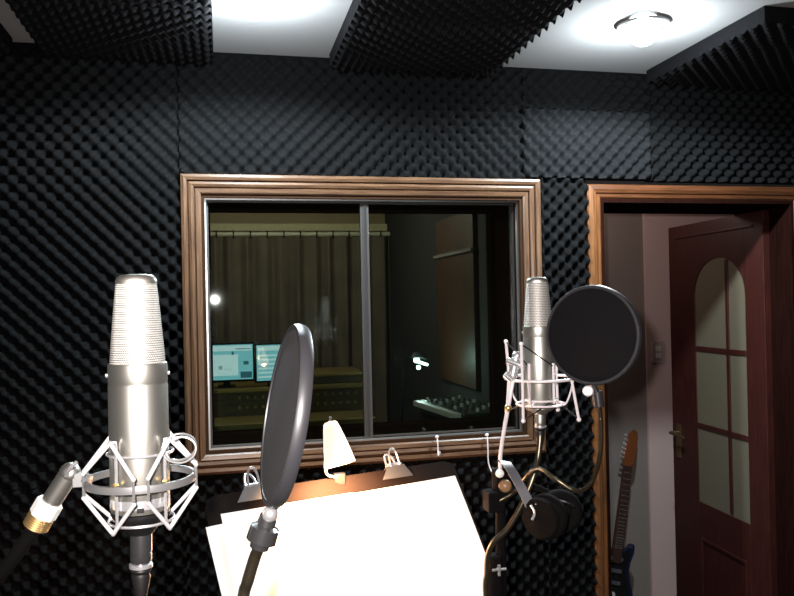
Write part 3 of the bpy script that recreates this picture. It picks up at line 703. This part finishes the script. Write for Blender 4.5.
# ------------------------------------------------------------------ hooks on the window sill
for (px, y0, y1, lb) in ((437, 437, 455, 'small pale screw hook on the sill right of the stand lamp'), (487, 435, 471, 'longer pale screw hook on the sill beside the right stand arm')):
    p = onplane(px, y0, 1, WY-.062); q = onplane(px+(3 if y1 > 460 else 0), y1, 1, WY-.062)
    b = MB(); b.ball(p, .006); L = p.z-q.z
    b.tube([p+Vector((0, .018, -.004)), p, p+Vector((.001, -.004, -L*.35)), p+Vector((.002, -.003, -L*.75)), q+Vector((.003, -.008, 0)), q+Vector((.004, -.018, .004)), q+Vector((.004, -.022, .014))], .0024, 8, 5)
    tag(b.build('screw_hook', 'rod'), lb, 'hook', 'hooks on the window sill')

# ------------------------------------------------------------------ hall: switch and guitar
p = onplane(658, 352, 1, 3.746)
t = empty('light_switch', p, 'small square light switch on the pale hall wall', 'light switch')
b = MB(); b.box((0, 0, 0), (.075, .008, .115)); b.build('plate', 'switch', t, bevel=.002)
b = MB(); b.box((0, -.006, .018), (.03, .008, .03)); b.build('rocker', 'pearl', t, bevel=.001)
b = MB(); b.box((0, -.006, -.018), (.03, .008, .03)); b.build('rocker', 'pearl', t, bevel=.001)

gy = 3.60
G0 = onplane(597, 640, 1, gy); G1 = onplane(626, 429, 1, gy+.10)      # body end, head tip
gz0 = max(G0.z, .012)
G0 = Vector((G0.x, gy-.06, .012))
gu = (G1-G0).normalized(); GL = (G1-G0).length
gn = Vector((.12, -.99, 0)); gn = (gn-gu*gn.dot(gu)).normalized(); gs = gn.cross(gu)
if gs.x < 0: gs = -gs
k_ = GL/1.0
def GP(s, u, h=0): return G0+gu*(u*k_)+gs*(s*k_)+gn*(h*k_)
gt = empty('electric_guitar', G0, 'dark blue electric guitar with amber headstock leaning on the grey hall wall', 'guitar')
out = [(s_, u_*1.10) for s_, u_ in [(0, 0), (-.09, .012), (-.145, .06), (-.155, .12), (-.135, .18), (-.105, .23), (-.108, .28), (-.130, .33), (-.140, .375), (-.125, .415), (-.105, .41), (-.088, .375), (-.060, .345), (-.030, .335), (.030, .335), (.055, .335), (.085, .345), (.108, .37), (.125, .37), (.128, .33), (.110, .28), (.105, .24), (.125, .19), (.155, .13), (.150, .07), (.10, .015)]]
b = WB(); b.prism([GP(s*.95, u, -.0) for s, u in out], gn*(.042*k_)); b.build('body', 'gblue', gt, bevel=.008, smooth=True)
b = WB(); b.prism([GP(s*.7, .06+(u)*.8, .043) for s, u in out if True], gn*.002); b.build('pickguard', 'black', gt, smooth=False)
b = WB(); b.prism([GP(-.028, .30, .040), GP(.028, .30, .040), GP(.022, .80, .040), GP(-.022, .80, .040)], gn*(.020*k_)); nk = b.build('neck', 'gneck', gt, smooth=False)
for i in range(1, 21):
    u_ = .80-.62*(1-2**(-i/12)); b = WB(); b.tube([GP(-.023, u_, .061), GP(.023, u_, .061)], .0012, 6); b.build('fret', 'chrome', nk)
b = WB(); b.prism([GP(-.022, .80, .036), GP(.022, .80, .036), GP(.040, .83, .036), GP(.045, .90, .036), GP(.040, .985, .036), GP(.020, 1.0, .036), GP(-.008, .975, .036), GP(-.030, .85, .036)], gn*(.018*k_)); hd = b.build('headstock', 'ghead', gt, smooth=False)
for i in range(6):
    b = WB(); b.cyl(GP(-.024+.002*i, .84+.024*i, .04), GP(-.048+.003*i, .845+.024*i, .04), .006); b.build('tuning_peg', 'chrome', hd)
for u_, s_ in ((.17, -.06), (.11, -.075), (.14, -.0)):
    b = WB(); b.cyl(GP(s_, u_, .045), GP(s_, u_, .062), .014); b.build('knob', 'pearl', gt)
for u_ in (.19, .25, .31):
    b = WB(); b.prism([GP(-.04, u_, .046), GP(.04, u_, .046), GP(.04, u_+.018, .046), GP(-.04, u_+.018, .046)], gn*.01); b.build('pickup', 'grey', gt, smooth=False)
b = WB(); b.prism([GP(-.035, .12, .046), GP(.035, .12, .046), GP(.035, .135, .046), GP(-.035, .135, .046)], gn*.012); b.build('bridge', 'chrome', gt, smooth=False)
b = WB()
for i in range(6):
    s_ = -.018+.0072*i; b.cyl(GP(s_, .13, .062), GP(s_*.9, .81, .066), .0004, 6)
b.build('strings', 'gun', gt)

# ------------------------------------------------------------------ control room seen through the window
CY = 5.55
def curtain(x0, x1, z0, z1, label, seed):
    rnd = random.Random(seed); b = MB(); n = int((x1-x0)/.012); ph = rnd.random()*6; vs = []; fs = []
    rows = 8
    for j in range(rows+1):
        z = z1+(z0-z1)*j/rows
        for i in range(n+1):
            x = x0+(x1-x0)*i/n
            y = CY-.10+.035*math.sin(x*2*PI/.115+ph+.5*math.sin(x*9))*(.6+.4*j/rows)+.008*math.sin(x*90+j*.3)
            vs.append((x, y, z))
    for j in range(rows):
        for i in range(n):
            a = j*(n+1)+i; fs.append((a, a+n+1, a+n+2, a+1))
    m_ = len(vs); vs += [(x, y+.004, z) for x, y, z in vs]; fs += [tuple(m_+k for k in f[::-1]) for f in fs]
    b.add(vs, fs); o = b.build('curtain', 'curtain'); return tag(o, label, 'curtain', 'brown curtains')
zr = onplane(300, 234, 1, CY-.10).z
xa, xb = -1.0, onplane(361, 300, 1, CY).x
xc, xd = onplane(372, 300, 1, CY).x, onplane(411, 300, 1, CY).x
curtain(xa, xb, .35, zr-.02, 'brown pleated curtain behind the two computer monitors', 1)
curtain(xc-.02, xd, .35, zr-.02, 'narrower brown curtain seen through the right window pane', 2)
t = empty('curtain_rod', (0, CY-.10, zr), 'pale curtain rod with rings on the far control-room wall', 'curtain rod')
b = WB(); b.cyl((xa-.05, CY-.10, zr), (xd+.05, CY-.10, zr), .016); b.build('rod', 'rodm', t)
for x in (xa+.05, 0.1, xd-.02):
    b = WB(); b.cyl((x, CY-.10, zr+.01), (x, CY+.05, zr+.01), .008); b.build('bracket', 'rodm', t)
x = xa+.06
while x < xd:
    b = WB(); b.tube([(x, CY-.10+.024*math.cos(2*PI*i/16), zr-.004+.024*math.sin(2*PI*i/16)) for i in range(16)], .005, 6, 0, True); b.build('ring', 'black', t); x += .115
zv = onplane(300, 224, 1, CY).z; zv2 = onplane(300, 231, 1, CY).z
b = MB(); b.mm((xa-.2, CY-.02, zv2), (xd+.0, CY+.05, zv)); o = b.build('trim_2', mat('pale_olive_trim', (.50, .42, .24), .7), smooth=False); struct(o)
# brown board on the dark side wall of the control room
ya, yb = 1.2/math.tan(math.atan((478-397)/FPX)+YAW), 1.2/math.tan(math.atan((441-397)/FPX)+YAW)
z1_ = onplane(460, 214, 0, 1.19).z; zs_ = onplane(460, 254, 0, 1.19).z; z0_ = onplane(460, 384, 0, 1.19).z
t = empty('wall_board', (1.19, (ya+yb)/2, z0_), 'tall orange-brown board on the dark side wall beyond the right window pane', 'board')
b = WB(); b.mm((1.18, ya, z0_), (1.20, yb, z1_)); b.build('panel', 'cdoor', t, smooth=False)
b = WB(); b.mm((1.165, ya-.01, zs_), (1.18, yb+.02, zs_+.016)); b.build('cross_strip', 'hallg', t, smooth=False)

# console desk with ledges, two monitors on it
DYF = 4.55
zt = onplane(340, 372, 1, DYF).z; z2 = onplane(340, 384, 1, DYF-.05).z; z3 = onplane(340, 418, 1, DYF-.30).z
dxl, dxr = -1.1, onplane(361, 380, 1, DYF).x
t = empty('console_desk', ((dxl+dxr)/2, DYF, 0), 'stepped brown wooden console desk behind the left window pane', 'desk')
b = WB(); hxl = onplane(311, 380, 1, DYF).x; b.mm((hxl, DYF, z2), (dxr, DYF+.35, zt-.02)); b.build('hutch', 'cdesk', t, smooth=False, bevel=.004)
b = WB(); b.mm((hxl-.01, DYF-.02, zt-.02), (dxr+.01, DYF+.37, zt)); b.build('top_ledge', 'gold', t, smooth=False, bevel=.004)
b = WB(); b.mm((dxl-.01, DYF-.05, z2-.025), (dxr+.02, DYF+.35, z2)); b.build('ledge', 'gold', t, smooth=False, bevel=.004)
b = WB(); b.mm((dxl, DYF-.02, z3), (dxr, DYF+.35, z2-.025)); b.build('panel', 'cdesk', t, smooth=False)
b = WB(); b.mm((dxl-.01, DYF-.34, z3-.03), (dxr+.02, DYF+.35, z3)); b.build('worktop', 'gold', t, smooth=False, bevel=.004)
b = WB(); b.mm((dxl, DYF-.25, 0), (dxr, DYF+.35, z3-.03)); b.build('carcass', 'cdesk', t, smooth=False)
for r_ in range(2):
    for i in range(16):
        b = WB(); x = dxr-.04-i*.045; z = z3+(z2-z3)*(.3+.35*r_); b.cyl((x, DYF-.02, z), (x, DYF-.035, z), .009, 10); b.build('control_knob', 'gold', t)
def monitor(px0, px1, py0, py1, label, wins):
    y = DYF-.02
    a_ = onplane(px0, py1, 1, y); c_ = onplane(px1, py0, 1, y); x0, x1, z0, z1 = a_.x, c_.x, a_.z, c_.z
    z0 = max(z0, z2+.016)
    t = empty('computer_monitor', ((x0+x1)/2, y, z2+.001), label, 'monitor', 'computer monitors')
    b = WB(); b.mm((x0-.012, y, z0-.012), (x1+.012, y+.04, z1+.012)); b.build('housing', 'black', t, smooth=False, bevel=.003)
    b = WB(); b.mm((x0, y-.003, z0), (x1, y+.001, z1)); b.build('screen', 'screen', t, smooth=False)
    b = WB(); b.mm(((x0+x1)/2-.05, y+.005, z2+.001), ((x0+x1)/2+.05, y+.12, z2+.010)); b.mm(((x0+x1)/2-.02, y+.02, z2+.005), ((x0+x1)/2+.02, y+.04, z0)); b.build('foot', 'black', t, smooth=False)
    W_, H_ = x1-x0, z1-z0
    for (u0, v0, u1, v1, m) in wins:
        b = WB(); b.mm((x0+W_*u0, y-.0045, z0+H_*v0), (x0+W_*u1, y-.003, z0+H_*v1)); b.build('screen_window', m, t, smooth=False)
monitor(200, 252.5, 344, 381, 'left one of two lit cyan screens, mostly white window, on the console desk',
        [(.25, .12, .72, .72, 'screenw'), (.02, .82, .98, .97, 'screenw'), (.35, .30, .42, .40, 'screend'), (.45, .28, .60, .32, 'screend'), (.82, .42, .92, .52, 'screend'), (.76, .04, .98, .22, 'screend'), (.60, .70, .64, .80, 'screend'), (.68, .86, .96, .89, 'screend')])
monitor(257, 296, 344, 381, 'right one of two lit cyan screens, with grey rows, behind the edge-on pop filter',
        [(.02, .84, .98, .97, 'screenw')]+[(.04, .08+.12*i, .55, .13+.12*i, 'screenw') for i in range(6)]+[(.66, .1, .70, .8, 'screend')])

# mixing desk and small lamp behind the right pane
mx0 = A(414, 404, 3.6)
t = empty('mixing_desk', A(446, 405, 3.25), 'tilted mixing desk with a white strip behind the right window pane', 'mixing desk')
t.location.z = 0
P1 = A(415, 402, 3.45); P2 = onplane(457, 415.5, 2, P1.z)
me_ = (P2-P1).normalized(); mn_ = Vector((-me_.y, me_.x, 0)); mc = (P1+P2)/2
if mn_.y < 0: mn_ = -mn_
ML = (P2-P1).length
ra = Matrix((me_, mn_, Vector((0, 0, 1)))).transposed()
def XP(x, y, z): return mc + me_*x + mn_*y + Vector((0, 0, z))
t.location = (XP(0, .13, 0).x, XP(0, .13, 0).y, 0)
b = WB(); b.box(XP(0, .14, -.02), (ML+.04, .24, .05), ra); b.build('console', 'mixer', t, smooth=False, bevel=.004)
b = WB(); b.box(XP(0, .005, -.005), (ML, .028, .024), ra); b.build('front_strip', 'white', t, smooth=False, bevel=.003)
for j in range(4):
    for i in range(9):
        f_ = ML*(-.44+.11*i); b = WB(); b.cyl(XP(f_, .05+.052*j, .004), XP(f_, .05+.052*j, .020), .007, 8); b.build('fader_knob', 'white' if (i+j) % 3 == 0 else 'grey', t)
b = WB()
for sx in (-.10, .10):
    for sy in (.05, .22): b.box(XP(sx, sy, -mc.z/2-.03), (.03, .03, mc.z-.06), ra)
b.box(XP(0, .14, -.06), (ML, .22, .03), ra); b.build('support', 'black', t, smooth=False)
p = A(418, 362, 4.0)
t = empty('desk_lamp', (p.x, p.y, mc.z-.1), 'small white lit desk lamp glowing above the mixing desk', 'lamp')
b = WB(); b.ball(A(416.5, 360, 4.0), .016); b.ball(A(418.5, 367.5, 4.0), .012); b.cyl(A(419, 362, 4.0), A(428, 365, 4.0), .007); b.build('lamp_tube', 'ctlamp', t)
b = WB(); b.rev([(.05, 0), (.03, .035), (.008, .045)], A(418, 360, 4.02), A(418, 350, 4.04), 24); b.build('lamp_head', 'black', t)
b = WB(); b.tube([A(418, 357, 4.04), A(405, 362, 4.1), A(402, 400, 4.1), Vector((A(402, 420, 4.1).x, A(402, 420, 4.1).y, .75))], .006, 8, 5); b.build('arm', 'black', t)
q = Vector((A(402, 420, 4.1).x, A(402, 420, 4.1).y, .72))
b = WB(); b.cyl(q, q+Vector((0, 0, .03)), .06); b.build('base', 'black', t)
t2 = empty('side_table', (q.x, q.y, 0), 'dark table in the control room carrying the lit lamp', 'table')
b = WB(); b.mm((q.x-.3, q.y-.12, .69), (q.x+.12, q.y+.25, .72)); b.build('tabletop', 'cdesk', t2, smooth=False)
for sx in (-.28, .10):
    for sy in (-.10, .23):
        b = WB(); b.mm((q.x+sx-.015, q.y+sy-.015, 0), (q.x+sx+.015, q.y+sy+.015, .69)); b.build('leg', 'cdesk', t2, smooth=False)
